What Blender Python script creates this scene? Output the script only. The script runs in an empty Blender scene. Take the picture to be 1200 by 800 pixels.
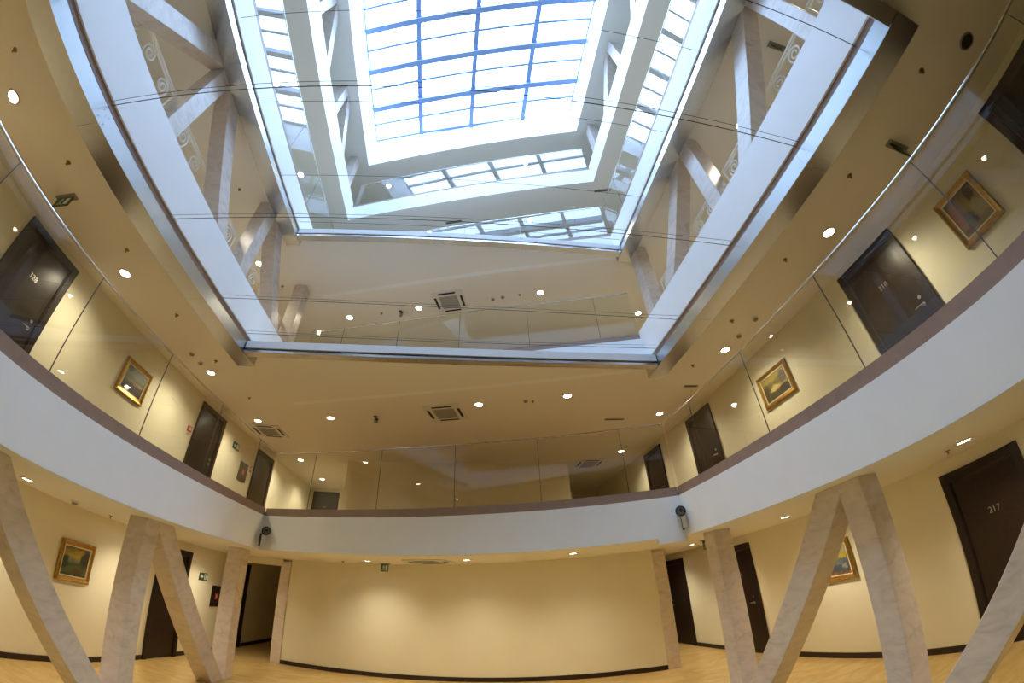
import bpy, bmesh, math, random
from mathutils import Vector, Matrix
random.seed(7)
SC = bpy.context.scene
COL = SC.collection
PI = math.pi

# ------------------------------------------------------------------ camera, sky, exposure
cd = bpy.data.cameras.new('camera'); cam = bpy.data.objects.new('camera', cd); COL.objects.link(cam)
cd.type = 'PANO'; cd.sensor_fit = 'HORIZONTAL'; cd.sensor_width = 36.0; cd.sensor_height = 24.0
cd.clip_start = 0.02; cd.clip_end = 300
cd.panorama_type = 'FISHEYE_LENS_POLYNOMIAL'
cd.fisheye_fov = PI
cd.fisheye_polynomial_k0 = 0.0
cd.fisheye_polynomial_k1 = -0.07193269379
cd.fisheye_polynomial_k2 = -0.00026871700
cd.fisheye_polynomial_k3 = 8.869436409e-05
cd.fisheye_polynomial_k4 = -2.50483515e-06
CAMZ = 1.75
cam.matrix_world = Matrix(((0.99177375, -0.03538529, -0.12301507, 0.0), (-0.12127825, -0.56716469, -0.81462617, 0.0),
                           (-0.04094402, 0.82284391, -0.56679052, CAMZ), (0, 0, 0, 1)))
SC.camera = cam
world = bpy.data.worlds.new('overcast_sky'); SC.world = world; world.use_nodes = True
nt = world.node_tree; bg = nt.nodes['Background']
bg.inputs[0].default_value = (0.52, 0.77, 1.12, 1)
# overcast sky: the zenith three times as bright as the horizon
_tc = nt.nodes.new('ShaderNodeTexCoord'); _sp = nt.nodes.new('ShaderNodeSeparateXYZ'); nt.links.new(_tc.outputs['Generated'], _sp.inputs[0])
_mr = nt.nodes.new('ShaderNodeMapRange'); _mr.inputs['From Min'].default_value = 0.0; _mr.inputs['From Max'].default_value = 1.0
ZENITH = 18.0
_mr.inputs['To Min'].default_value = ZENITH / 3; _mr.inputs['To Max'].default_value = ZENITH
nt.links.new(_sp.outputs['Z'], _mr.inputs['Value']); nt.links.new(_mr.outputs[0], bg.inputs[1])
SC.view_settings.view_transform = 'Standard'; SC.view_settings.look = 'None'; SC.view_settings.gamma = 1.0
SC.view_settings.use_curve_mapping = False; SC.view_settings.exposure = -0.08
SC.cycles.use_denoising = True
SC.cycles.max_bounces = 10; SC.cycles.diffuse_bounces = 6; SC.cycles.glossy_bounces = 5
SC.cycles.transmission_bounces = 6; SC.cycles.transparent_max_bounces = 24
SC.cycles.sample_clamp_indirect = 8.0
SC.cycles.caustics_reflective = False; SC.cycles.caustics_refractive = False
DOWN_W = 106.0            # watts of one downlight
WARM = (1.0, 0.88, 0.65)

# ------------------------------------------------------------------ plan of the atrium (metres)
XL, XR = -3.668, 3.401                # edges of the void
SL = -0.266                           # slope of the slanted front edge
FL = (XL, 7.632); FR = (XR, 5.751)
NL = (XL, -0.42); NR = (XR, -2.30)
LOOP = [NL, FL, FR, NR]
WL = -5.727; WR2 = 5.618; WR3 = 5.49  # corridor walls
YB, YN = 15.5, -10.2                  # end walls
TOP = {3: 3.051, 4: 6.040, 5: 9.053, 6: 12.025}
RAIL = {3: 4.160, 4: 7.138, 5: 10.156, 6: 13.231}
CEIL = {2: 2.290, 3: 5.295, 4: 8.290, 5: 11.311, 6: 14.420}
SKYZ = 16.04
BOXZ = {4: (5.095, 5.303), 5: (8.116, 8.262)}
BYF = {4: (5.375, 5.525), 5: (5.51, 5.66)}
BYN = {4: (-0.12, -0.28), 5: (-0.12, -0.28)}

# ------------------------------------------------------------------ materials
MATS = {}
def mat(name, color, rough=0.5, metal=0.0, spec=0.5, noise=None, bump=None, emit=None):
    m = bpy.data.materials.new(name); m.use_nodes = True; MATS[name] = m
    n = m.node_tree.nodes; l = m.node_tree.links; b = n['Principled BSDF']
    b.inputs['Base Color'].default_value = (*color, 1); b.inputs['Roughness'].default_value = rough
    b.inputs['Metallic'].default_value = metal; b.inputs['Specular IOR Level'].default_value = spec
    tc = n.new('ShaderNodeTexCoord')
    if noise:
        sc, c2, lo, hi = noise
        t = n.new('ShaderNodeTexNoise'); t.inputs['Scale'].default_value = sc; t.inputs['Detail'].default_value = 6
        l.new(tc.outputs['Object'], t.inputs['Vector'])
        r = n.new('ShaderNodeValToRGB'); r.color_ramp.elements[0].position = lo; r.color_ramp.elements[1].position = hi
        r.color_ramp.elements[0].color = (*color, 1); r.color_ramp.elements[1].color = (*c2, 1)
        l.new(t.outputs['Fac'], r.inputs['Fac']); l.new(r.outputs['Color'], b.inputs['Base Color'])
    if bump:
        t2 = n.new('ShaderNodeTexNoise'); t2.inputs['Scale'].default_value = bump[0]; t2.inputs['Detail'].default_value = 4
        l.new(tc.outputs['Object'], t2.inputs['Vector'])
        bp = n.new('ShaderNodeBump'); bp.inputs['Strength'].default_value = bump[1]; bp.inputs['Distance'].default_value = 0.01
        l.new(t2.outputs['Fac'], bp.inputs['Height']); l.new(bp.outputs['Normal'], b.inputs['Normal'])
    if emit:
        b.inputs['Emission Color'].default_value = (*emit[0], 1); b.inputs['Emission Strength'].default_value = emit[1]
    return m

mat('wall_paint', (0.80, 0.75, 0.575), 0.55, bump=(60, 0.05), noise=(2.0, (0.775, 0.725, 0.55), 0.35, 0.7))
mat('ceiling_paint', (0.83, 0.80, 0.75), 0.7, bump=(50, 0.04))
mat('white_paint', (0.88, 0.88, 0.89), 0.5, bump=(40, 0.04), noise=(3.0, (0.86, 0.86, 0.87), 0.4, 0.7))
mat('taupe_paint', (0.32, 0.215, 0.17), 0.5, noise=(9, (0.28, 0.19, 0.15), 0.4, 0.7))
mat('black_gap', (0.012, 0.012, 0.013), 0.6)
mat('galvanised', (0.60, 0.62, 0.64), 0.27, 1.0, noise=(14, (0.56, 0.58, 0.60), 0.35, 0.65), bump=(1.2, 0.04))
mat('stainless', (0.66, 0.66, 0.67), 0.18, 1.0)
mat('dark_wood', (0.018, 0.010, 0.006), 0.30, 0.0, 0.3, noise=(22, (0.030, 0.017, 0.011), 0.3, 0.7))
mat('dark_frame', (0.022, 0.013, 0.009), 0.36, 0.0, 0.3)
mat('skirting', (0.022, 0.009, 0.006), 0.4)
mat('gold', (0.55, 0.34, 0.08), 0.32, 0.85, noise=(30, (0.38, 0.22, 0.05), 0.35, 0.7), bump=(25, 0.2))
mat('gold_dark', (0.26, 0.14, 0.03), 0.4, 0.7)
mat('linen_slip', (0.72, 0.62, 0.42), 0.6)
mat('brushed_steel', (0.62, 0.60, 0.57), 0.25, 1.0)
mat('white_plastic', (0.72, 0.71, 0.68), 0.4)
mat('grey_plastic', (0.30, 0.29, 0.27), 0.5)
mat('grille_grey', (0.42, 0.40, 0.37), 0.5)
mat('dark_metal', (0.06, 0.05, 0.045), 0.45, 0.4)
mat('brass', (0.30, 0.20, 0.10), 0.35, 0.9)
mat('iron_cream', (0.90, 0.88, 0.82), 0.4, bump=(60, 0.15))
mat('sky_tinted_steel', (0.24, 0.36, 0.62), 0.4)  # blue glare of the sky put into the colour of the skylight bars
mat('cable_steel', (0.10, 0.10, 0.11), 0.4, 0.7)
mat('exit_green', (0.035, 0.085, 0.035), 0.4)
mat('exit_white', (0.80, 0.84, 0.74), 0.5)
mat('panel_dark', (0.035, 0.022, 0.016), 0.22)
mat('panel_mirror', (0.16, 0.13, 0.09), 0.25, 0.6)
mat('red_mark', (0.50, 0.03, 0.025), 0.4)
mat('lens_grey', (0.20, 0.19, 0.17), 0.12)
mat('lamp_lens', (1, 1, 1), 0.4, emit=((1.0, 0.92, 0.76), 34.0))

mat('gallery_floor', (0.28, 0.185, 0.085), 0.45, noise=(6, (0.33, 0.22, 0.10), 0.35, 0.7))  # tone of this unseen floor chosen to darken and warm its ceiling
mat('upper_floor', (0.60, 0.53, 0.42), 0.4, noise=(4, (0.66, 0.59, 0.48), 0.35, 0.7))  # unseen floors kept paler so their bounce brightens the ceilings above
def floor_mat():
    m = mat('floor_marble', (0.56, 0.38, 0.13), 0.30)
    n = m.node_tree.nodes; l = m.node_tree.links; b = n['Principled BSDF']
    tc = n.new('ShaderNodeTexCoord')
    mp = n.new('ShaderNodeMapping'); mp.inputs['Scale'].default_value = (1.0, 2.2, 1); mp.inputs['Rotation'].default_value = (0, 0, 0.5)
    l.new(tc.outputs['Object'], mp.inputs['Vector'])
    t = n.new('ShaderNodeTexNoise'); t.inputs['Scale'].default_value = 2.2; t.inputs['Detail'].default_value = 9; t.inputs['Distortion'].default_value = 1.2
    l.new(mp.outputs['Vector'], t.inputs['Vector'])
    r = n.new('ShaderNodeValToRGB'); e = r.color_ramp.elements
    e[0].position = 0.3; e[0].color = (0.46, 0.29, 0.085, 1); e[1].position = 0.72; e[1].color = (0.66, 0.48, 0.20, 1)
    l.new(t.outputs['Fac'], r.inputs['Fac']); l.new(r.outputs['Color'], b.inputs['Base Color'])
floor_mat()
def marble_mat():
    m = mat('column_marble', (0.70, 0.58, 0.48), 0.28)
    n = m.node_tree.nodes; l = m.node_tree.links; b = n['Principled BSDF']
    tc = n.new('ShaderNodeTexCoord')
    mp = n.new('ShaderNodeMapping'); mp.inputs['Rotation'].default_value = (0.6, 0.4, 0.3); mp.inputs['Scale'].default_value = (1, 1, 2.4)
    l.new(tc.outputs['Object'], mp.inputs['Vector'])
    t = n.new('ShaderNodeTexNoise'); t.inputs['Scale'].default_value = 2.6; t.inputs['Detail'].default_value = 10
    t.inputs['Roughness'].default_value = 0.6; t.inputs['Distortion'].default_value = 1.8
    l.new(mp.outputs['Vector'], t.inputs['Vector'])
    r = n.new('ShaderNodeValToRGB'); e = r.color_ramp.elements
    e[0].position = 0.28; e[0].color = (0.52, 0.43, 0.37, 1); e[1].position = 0.62; e[1].color = (0.70, 0.61, 0.54, 1)
    e2 = e.new(0.45); e2.color = (0.64, 0.55, 0.48, 1)
    l.new(t.outputs['Fac'], r.inputs['Fac']); l.new(r.outputs['Color'], b.inputs['Base Color'])
marble_mat()
def glass_mat(name, tint, gain):
    m = bpy.data.materials.new(name); m.use_nodes = True; MATS[name] = m
    n = m.node_tree.nodes; l = m.node_tree.links
    n.remove(n['Principled BSDF']); out = n['Material Output']
    tr = n.new('ShaderNodeBsdfTransparent'); tr.inputs[0].default_value = (*tint, 1)
    gl = n.new('ShaderNodeBsdfGlossy'); gl.inputs['Roughness'].default_value = 0.0; gl.inputs[0].default_value = (0.95, 0.97, 1, 1)
    fr = n.new('ShaderNodeFresnel'); fr.inputs[0].default_value = 1.5
    ge = n.new('ShaderNodeNewGeometry')
    inv = n.new('ShaderNodeMath'); inv.operation = 'SUBTRACT'; inv.inputs[0].default_value = 1.0
    l.new(ge.outputs['Backfacing'], inv.inputs[1])
    mu = n.new('ShaderNodeMath'); mu.operation = 'MULTIPLY'; l.new(fr.outputs[0], mu.inputs[0]); l.new(inv.outputs[0], mu.inputs[1])
    mg = n.new('ShaderNodeMath'); mg.operation = 'MULTIPLY'; mg.inputs[1].default_value = gain; mg.use_clamp = True
    l.new(mu.outputs[0], mg.inputs[0])
    mx = n.new('ShaderNodeMixShader'); l.new(mg.outputs[0], mx.inputs[0]); l.new(tr.outputs[0], mx.inputs[1]); l.new(gl.outputs[0], mx.inputs[2])
    l.new(mx.outputs[0], out.inputs['Surface'])
glass_mat('clear_glass', (0.955, 0.965, 0.93), 1.45)
glass_mat('roof_glass', (0.97, 0.985, 1.0), 1.2)

def canvas_mat(name, stops, blobs, warp=0.10, nscale=5.0):
    """brush-painted scene: bands of colour bottom to top, soft blobs (u, v, ru, rv, colour) over them"""
    m = mat(name, (0.3, 0.3, 0.2), 0.45)
    n = m.node_tree.nodes; l = m.node_tree.links; b = n['Principled BSDF']
    tc = n.new('ShaderNodeTexCoord')
    no = n.new('ShaderNodeTexNoise'); no.inputs['Scale'].default_value = nscale; no.inputs['Detail'].default_value = 7
    l.new(tc.outputs['Generated'], no.inputs['Vector'])
    sub = n.new('ShaderNodeVectorMath'); sub.operation = 'SUBTRACT'; sub.inputs[1].default_value = (0.5, 0.5, 0.5); l.new(no.outputs['Color'], sub.inputs[0])
    scl = n.new('ShaderNodeVectorMath'); scl.operation = 'SCALE'; scl.inputs['Scale'].default_value = warp * 3; l.new(sub.outputs[0], scl.inputs[0])
    add = n.new('ShaderNodeVectorMath'); add.operation = 'ADD'; l.new(tc.outputs['Generated'], add.inputs[0]); l.new(scl.outputs[0], add.inputs[1])
    sep = n.new('ShaderNodeSeparateXYZ'); l.new(add.outputs[0], sep.inputs[0])
    r = n.new('ShaderNodeValToRGB'); e = r.color_ramp.elements
    e[0].position = stops[0][0]; e[0].color = (*stops[0][1], 1); e[1].position = stops[-1][0]; e[1].color = (*stops[-1][1], 1)
    for p, c in stops[1:-1]:
        k = e.new(p); k.color = (*c, 1)
    l.new(sep.outputs['Z'], r.inputs['Fac'])
    cur = r.outputs['Color']
    for (u, v, ru, rv, c) in blobs:
        s2 = n.new('ShaderNodeVectorMath'); s2.operation = 'SUBTRACT'; s2.inputs[1].default_value = (u, 0.5, v); l.new(add.outputs[0], s2.inputs[0])
        d2 = n.new('ShaderNodeVectorMath'); d2.operation = 'MULTIPLY'; d2.inputs[1].default_value = (1 / ru, 0, 1 / rv); l.new(s2.outputs[0], d2.inputs[0])
        ln = n.new('ShaderNodeVectorMath'); ln.operation = 'LENGTH'; l.new(d2.outputs[0], ln.inputs[0])
        mr = n.new('ShaderNodeMapRange'); mr.inputs['From Min'].default_value = 1.15; mr.inputs['From Max'].default_value = 0.75
        l.new(ln.outputs['Value'], mr.inputs['Value'])
        mx = n.new('ShaderNodeMixRGB'); mx.inputs[2].default_value = (*c, 1); l.new(mr.outputs[0], mx.inputs[0]); l.new(cur, mx.inputs[1])
        cur = mx.outputs[0]
    l.new(cur, b.inputs['Base Color'])
canvas_mat('canvas_forest', [(0, (0.03, 0.045, 0.012)), (0.25, (0.10, 0.11, 0.02)), (0.42, (0.05, 0.08, 0.02)), (0.52, (0.16, 0.17, 0.10)), (0.7, (0.45, 0.33, 0.05)), (1, (0.07, 0.08, 0.03))],
           [(0.88, 0.62, 0.20, 0.34, (0.035, 0.035, 0.012)), (0.10, 0.45, 0.16, 0.25, (0.02, 0.035, 0.01)), (0.68, 0.18, 0.25, 0.10, (0.09, 0.05, 0.015)), (0.55, 0.84, 0.18, 0.08, (0.38, 0.24, 0.02))])
canvas_mat('canvas_coast', [(0, (0.025, 0.02, 0.02)), (0.35, (0.045, 0.04, 0.04)), (0.46, (0.20, 0.15, 0.06)), (0.55, (0.10, 0.11, 0.05)), (0.7, (0.17, 0.20, 0.15)), (1, (0.13, 0.15, 0.12))],
           [(0.10, 0.9, 0.20, 0.12, (0.04, 0.045, 0.04)), (0.6, 0.42, 0.10, 0.05, (0.35, 0.12, 0.05)), (0.85, 0.45, 0.12, 0.06, (0.40, 0.20, 0.06))])
canvas_mat('canvas_brook', [(0, (0.05, 0.045, 0.012)), (0.25, (0.06, 0.05, 0.03)), (0.42, (0.22, 0.17, 0.05)), (0.6, (0.12, 0.09, 0.04)), (0.8, (0.30, 0.23, 0.06)), (1, (0.26, 0.21, 0.05))],
           [(0.45, 0.40, 0.20, 0.12, (0.48, 0.38, 0.14)), (0.88, 0.22, 0.30, 0.13, (0.03, 0.022, 0.016)), (0.85, 0.68, 0.18, 0.2, (0.10, 0.08, 0.06)), (0.12, 0.45, 0.12, 0.3, (0.07, 0.05, 0.015)), (0.75, 0.37, 0.22, 0.03, (0.40, 0.34, 0.2))], warp=0.12, nscale=7)
canvas_mat('canvas_harbour', [(0, (0.16, 0.13, 0.05)), (0.3, (0.24, 0.18, 0.07)), (0.55, (0.26, 0.19, 0.07)), (0.8, (0.22, 0.13, 0.03)), (1, (0.10, 0.07, 0.035))],
           [(0.14, 0.55, 0.22, 0.30, (0.26, 0.09, 0.03)), (0.42, 0.32, 0.16, 0.22, (0.10, 0.09, 0.08)), (0.52, 0.22, 0.10, 0.12, (0.05, 0.055, 0.06)), (0.80, 0.78, 0.16, 0.16, (0.06, 0.04, 0.025)), (0.8, 0.40, 0.2, 0.2, (0.33, 0.27, 0.13)), (0.2, 0.12, 0.16, 0.08, (0.14, 0.05, 0.015))], warp=0.12, nscale=6)
canvas_mat('canvas_village', [(0, (0.24, 0.10, 0.03)), (0.12, (0.07, 0.07, 0.07)), (0.35, (0.06, 0.08, 0.11)), (0.5, (0.10, 0.12, 0.13)), (0.65, (0.34, 0.27, 0.03)), (1, (0.34, 0.33, 0.26))],
           [(0.3, 0.3, 0.16, 0.06, (0.03, 0.05, 0.10)), (0.6, 0.38, 0.18, 0.05, (0.12, 0.15, 0.18)), (0.5, 0.22, 0.2, 0.05, (0.04, 0.06, 0.10)), (0.15, 0.5, 0.14, 0.12, (0.42, 0.36, 0.04)), (0.8, 0.62, 0.14, 0.1, (0.40, 0.30, 0.03)), (0.8, 0.28, 0.12, 0.07, (0.22, 0.24, 0.24))], warp=0.14, nscale=8)

# ------------------------------------------------------------------ mesh helpers
class MB:
    def __init__(s): s.v = []; s.f = []
    def quad(s, a, b, c, d):
        i = len(s.v); s.v += [tuple(a), tuple(b), tuple(c), tuple(d)]; s.f.append((i, i+1, i+2, i+3)); return s
    def poly(s, pts):
        i = len(s.v); s.v += [tuple(p) for p in pts]; s.f.append(tuple(range(i, i+len(pts)))); return s
    def hexa(s, lo, hi):
        """lo, hi: four points each, counter-clockwise seen from above"""
        i = len(s.v); s.v += [tuple(p) for p in lo] + [tuple(p) for p in hi]
        s.f += [(i+3, i+2, i+1, i), (i+4, i+5, i+6, i+7)] + [(i+k, i+(k+1) % 4, i+4+(k+1) % 4, i+4+k) for k in range(4)]; return s
    def box(s, x0, x1, y0, y1, z0, z1):
        x0, x1 = sorted((x0, x1)); y0, y1 = sorted((y0, y1)); z0, z1 = sorted((z0, z1))
        p = [(x0, y0), (x1, y0), (x1, y1), (x0, y1)]
        return s.hexa([(a, b, z0) for a, b in p], [(a, b, z1) for a, b in p])
    def seg(s, A, B, z0, z1, t0, t1):
        """wall-like box along A-B, from t0 to t1 along the left-hand normal"""
        d = Vector((B[0]-A[0], B[1]-A[1])).normalized(); nx, ny = -d.y, d.x
        p = [(A[0]+nx*t0, A[1]+ny*t0), (B[0]+nx*t0, B[1]+ny*t0), (B[0]+nx*t1, B[1]+ny*t1), (A[0]+nx*t1, A[1]+ny*t1)]
        return s.hexa([(a, b, z0) for a, b in p], [(a, b, z1) for a, b in p])
    def prism(s, pts, z0, z1):
        i = len(s.v); n = len(pts); s.v += [(a, b, z0) for a, b in pts] + [(a, b, z1) for a, b in pts]
        s.f += [tuple(range(i+n-1, i-1, -1)), tuple(range(i+n, i+2*n))] + [(i+k, i+(k+1) % n, i+n+(k+1) % n, i+n+k) for k in range(n)]; return s
    def cyl(s, c, axis, r, h, n=20, r2=None):
        """cylinder from c along axis ('X','Y','Z') for length h"""
        r2 = r if r2 is None else r2
        def P(a, rr, t):
            u, v = rr*math.cos(a), rr*math.sin(a)
            o = {'X': (t, u, v), 'Y': (v, t, u), 'Z': (u, v, t)}[axis]
            return (c[0]+o[0], c[1]+o[1], c[2]+o[2])
        i = len(s.v)
        s.v += [P(2*PI*k/n, r, 0) for k in range(n)] + [P(2*PI*k/n, r2, h) for k in range(n)]
        s.f += [tuple(range(i+n-1, i-1, -1)), tuple(range(i+n, i+2*n))] + [(i+k, i+(k+1) % n, i+n+(k+1) % n, i+n+k) for k in range(n)]; return s
    def lathe(s, prof, n=24, c=(0, 0, 0)):
        """profile of (r, z) points turned about Z"""
        i = len(s.v); m = len(prof)
        for r, z in prof: s.v += [(c[0]+r*math.cos(2*PI*k/n), c[1]+r*math.sin(2*PI*k/n), c[2]+z) for k in range(n)]
        for j in range(m-1):
            for k in range(n): s.f.append((i+j*n+k, i+j*n+(k+1) % n, i+(j+1)*n+(k+1) % n, i+(j+1)*n+k))
        return s
    def tube(s, pts, r, n=6):
        pts = [Vector(p) for p in pts]; i = len(s.v); m = len(pts); up = None
        for j, p in enumerate(pts):
            d = (pts[min(j+1, m-1)] - pts[max(j-1, 0)]).normalized()
            if up is None: up = d.cross(Vector((0.31, 0.2, 0.93)) if abs(d.z) < 0.9 else Vector((1, 0, 0))).normalized()
            a = (up - d*up.dot(d)).normalized(); b = d.cross(a); up = a
            s.v += [tuple(p + a*r*math.cos(2*PI*k/n) + b*r*math.sin(2*PI*k/n)) for k in range(n)]
        for j in range(m-1):
            for k in range(n): s.f.append((i+j*n+k, i+j*n+(k+1) % n, i+(j+1)*n+(k+1) % n, i+(j+1)*n+k))
        s.f += [tuple(range(i+n-1, i-1, -1)), tuple(range(i+(m-1)*n, i+m*n))]; return s
    def mesh(s, name, m, smooth=False, origin=(0, 0, 0)):
        me = bpy.data.meshes.new(name)
        me.from_pydata([(a-origin[0], b-origin[1], c-origin[2]) for a, b, c in s.v], [], s.f)
        me.materials.append(MATS[m])
        if smooth:
            for p in me.polygons: p.use_smooth = len(p.vertices) == 4
        me.update(); return me
    def build(s, name, m, parent=None, smooth=False, world=False, origin=None):
        """world=True: vertices are in world space though the object hangs under parent"""
        o = origin or ((0, 0, 0) if not (world and parent) else tuple(parent.matrix_world.translation))
        ob = bpy.data.objects.new(name, s.mesh(name, m, smooth, o)); COL.objects.link(ob)
        if parent: ob.parent = parent
        elif origin: ob.location = origin
        return ob

def bevel(ob, w=0.006, seg=2):
    b = ob.modifiers.new('bevel', 'BEVEL'); b.width = w; b.segments = seg; b.limit_method = 'ANGLE'; return ob
def tag(o, label=None, cat=None, group=None, kind=None):
    if label: o['label'] = label
    if cat: o['category'] = cat
    if group: o['group'] = group
    if kind: o['kind'] = kind
    return o
def thing(name, label, cat, loc=(0, 0, 0), rz=0.0, group=None, kind=None):
    o = bpy.data.objects.new(name, None); COL.objects.link(o); o.empty_display_size = 0.1
    o.location = loc; o.rotation_euler = (0, 0, rz)
    o.matrix_world = Matrix.Translation(loc) @ Matrix.Rotation(rz, 4, 'Z')
    return tag(o, label, cat, group, kind)
def copy_tree(o, loc, rz=None, label=None, group=None):
    c = o.copy(); COL.objects.link(c); c.location = loc
    if rz is not None: c.rotation_euler = (0, 0, rz)
    if label: c['label'] = label
    if group: c['group'] = group
    for ch in list(o.children):
        k = ch.copy(); COL.objects.link(k); k.parent = c
        for g in list(ch.children):
            q = g.copy(); COL.objects.link(q); q.parent = k
    return c
def struct(name, mb, m, label=None, parent=None):
    o = mb.build(name, m, parent)
    if not parent: tag(o, label, kind='structure')
    return o
TRIM = [0]
def trim(mb, m, label):
    TRIM[0] += 1; return struct('trim_%d' % TRIM[0], mb, m, label)
def text_mesh(txt, size, depth=0.004):
    cu = bpy.data.curves.new('number', 'FONT'); cu.body = txt; cu.size = size; cu.align_x = 'CENTER'; cu.align_y = 'CENTER'; cu.extrude = depth / 2
    t = bpy.data.objects.new('number_text', cu); COL.objects.link(t)
    dg = bpy.context.evaluated_depsgraph_get(); me = bpy.data.meshes.new_from_object(t.evaluated_get(dg))
    bpy.data.objects.remove(t); bpy.data.curves.remove(cu)
    for v in me.vertices: x, y, z = v.co; v.co = (x, -z, y)          # stands upright, faces -Y
    return me
def frontline(x, off=0.0): return FL[1] + SL*(x - XL) + off
def skewpt(x, off=0.0): return (x, frontline(x, off))

# ------------------------------------------------------------------ structure: floors, ceilings, walls
def ring(mb, z, inner, up, x0, x1, y0=YN, y1=YB):
    """flat slab face around a four-cornered void; inner = NL, FL, FR, NR"""
    nl, fl, fr, nr = inner
    Q = [[(x0, y0), (nl[0], y0), (nl[0], y1), (x0, y1)], [(nr[0], y0), (x1, y0), (x1, y1), (nr[0], y1)],
         [fl, fr, (fr[0], y1), (fl[0], y1)], [(nl[0], y0), (nr[0], y0), nr, nl]]
    for q in Q:
        p = [(a, b, z) for a, b in q]
        mb.quad(*(p if up else p[::-1]))
    return mb
RECT = {k: [(XL, BYN[k][0]), (XL, BYF[k][0]), (XR, BYF[k][0]), (XR, BYN[k][0])] for k in (4, 5)}
struct('floor', MB().quad((-6.2, YN, 0), (6.2, YN, 0), (6.2, YB, 0), (-6.2, YB, 0)), 'floor_marble', 'yellow beige marble floor of the lowest hall')
LOWSIDE = [(XL, NL[1]), (XL, FL[1]), (XR, FR[1]), (XR, NR[1])]
struct('ceiling', ring(MB(), CEIL[2], LOWSIDE, False, WL, WR2), 'ceiling_paint', 'low beige ceiling behind the slanted columns of the hall')
struct('ceiling', ring(MB(), CEIL[3], RECT[4], False, WL, WR2), 'ceiling_paint', 'beige ceiling with downlights above the lowest glass balustrade')
struct('ceiling', ring(MB(), CEIL[4], RECT[5], False, WL, WR2), 'ceiling_paint', 'beige ceiling above the scroll railings')
struct('ceiling', ring(MB(), CEIL[5], LOWSIDE, False, WL, WR2), 'ceiling_paint', 'grey ceiling above the upper glass balustrade')
struct('ceiling', ring(MB(), CEIL[6], LOWSIDE, False, WL, WR2), 'ceiling_paint', 'ceiling around the skylight well')
for k, inn in ((3, LOWSIDE), (4, LOWSIDE), (5, LOWSIDE), (6, LOWSIDE)):
    sh = [(inn[0][0]-0.08, inn[0][1]), (inn[1][0]-0.08, inn[1][1]+0.1), (inn[2][0]+0.08, inn[2][1]+0.1), (inn[3][0]+0.08, inn[3][1])]
    struct('floor', ring(MB(), TOP[k]-0.06, sh, True, WL, WR2), 'gallery_floor' if k == 3 else 'upper_floor', {3: 'brown floor of the gallery with door 328', 4: 'marble floor behind the scroll railings', 5: 'marble floor behind the upper glass balustrade', 6: 'marble floor of the top gallery'}[k])
LV = {2: (0.0, CEIL[2]), 3: (TOP[3]-0.06, CEIL[3]), 4: (TOP[4]-0.06, CEIL[4]), 5: (TOP[5]-0.06, CEIL[5]), 6: (TOP[6]-0.06, CEIL[6])}
WRX = {2: WR2, 3: WR3, 4: WR3, 5: WR3, 6: WR3}
LNAME = {2: 'of the lowest hall', 3: 'of the gallery with door 328', 4: 'behind the scroll railings', 5: 'of the upper glass gallery', 6: 'of the top gallery'}
for k in range(2, 7):
    z0, z1 = LV[k]; z1 += 0.0
    struct('wall_left', MB().box(WL-0.15, WL, YN, YB, z0-0.3, z1+0.4), 'wall_paint', 'cream painted left wall ' + LNAME[k])
    struct('wall_right', MB().box(WRX[k], WRX[k]+0.35, YN, YB, z0-0.3, z1+0.4), 'wall_paint', 'cream painted right wall ' + LNAME[k])
    struct('wall_end', MB().box(WL-0.2, WR2+0.3, YB, YB+0.15, z0-0.3, z1+0.4), 'wall_paint', 'cream end wall far beyond the void ' + LNAME[k])
    struct('wall_near', MB().box(WL-0.2, WR2+0.3, YN-0.15, YN, z0-0.3, z1+0.4), 'wall_paint', 'cream end wall behind the viewpoint ' + LNAME[k])
# far wall of the hall, slanted like the void
FA, FB = (-3.93, 10.05), (3.88, 8.07)
struct('wall_front', MB().seg(FA, FB, 0, CEIL[2]+0.02, 0, 0.25), 'wall_paint', 'blank cream wall closing the hall between two marble pilasters')
struct('wall_header', MB().seg((WL, 10.42), (-4.19, 10.115), 2.14, CEIL[2]+0.02, 0.02, 0.2), 'wall_paint', 'short header over the dark corridor opening')
struct('wall_core', MB().box(-3.35, 3.3, 11.6, YB, LV[3][0], CEIL[3]+0.02), 'wall_paint', 'cream block of rooms behind the front glass balustrade')
struct('baseboard_front', MB().seg(FA, FB, 0, 0.085, -0.018, 0.0), 'skirting', 'dark brown skirting along the blank front wall')
def boards(name, x, spans, s, label):
    m = MB()
    for a, b in spans: m.box(x, x + s*0.018, a, b, 0, 0.085)
    struct(name, m, 'skirting', label)
boards('baseboard_left', WL, [(-4, 2.48), (3.56, 7.66), (8.76, 10.55), (11.7, YB)], 1, 'dark brown skirting along the left wall')
boards('baseboard_right', WR2, [(-4, 2.0), (3.12, 7.18), (8.28, 9.9), (11.02, YB)], -1, 'dark brown skirting along the right wall')

# ------------------------------------------------------------------ structure: slab edges
SIDE = {0: 'left', 1: 'front', 2: 'right', 3: 'near'}
def edge(k, i, z0, z1, t0, t1, m, label, A=None, B=None):
    return trim(MB().seg(A or LOOP[i], B or LOOP[(i+1) % 4], z0, z1, t0, t1), m, label)
WHERE = {3: 'below the lowest glass balustrade', 4: 'below the scroll railings', 5: 'below the upper glass balustrade', 6: 'of the top gallery', 7: 'of the skylight well'}
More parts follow.
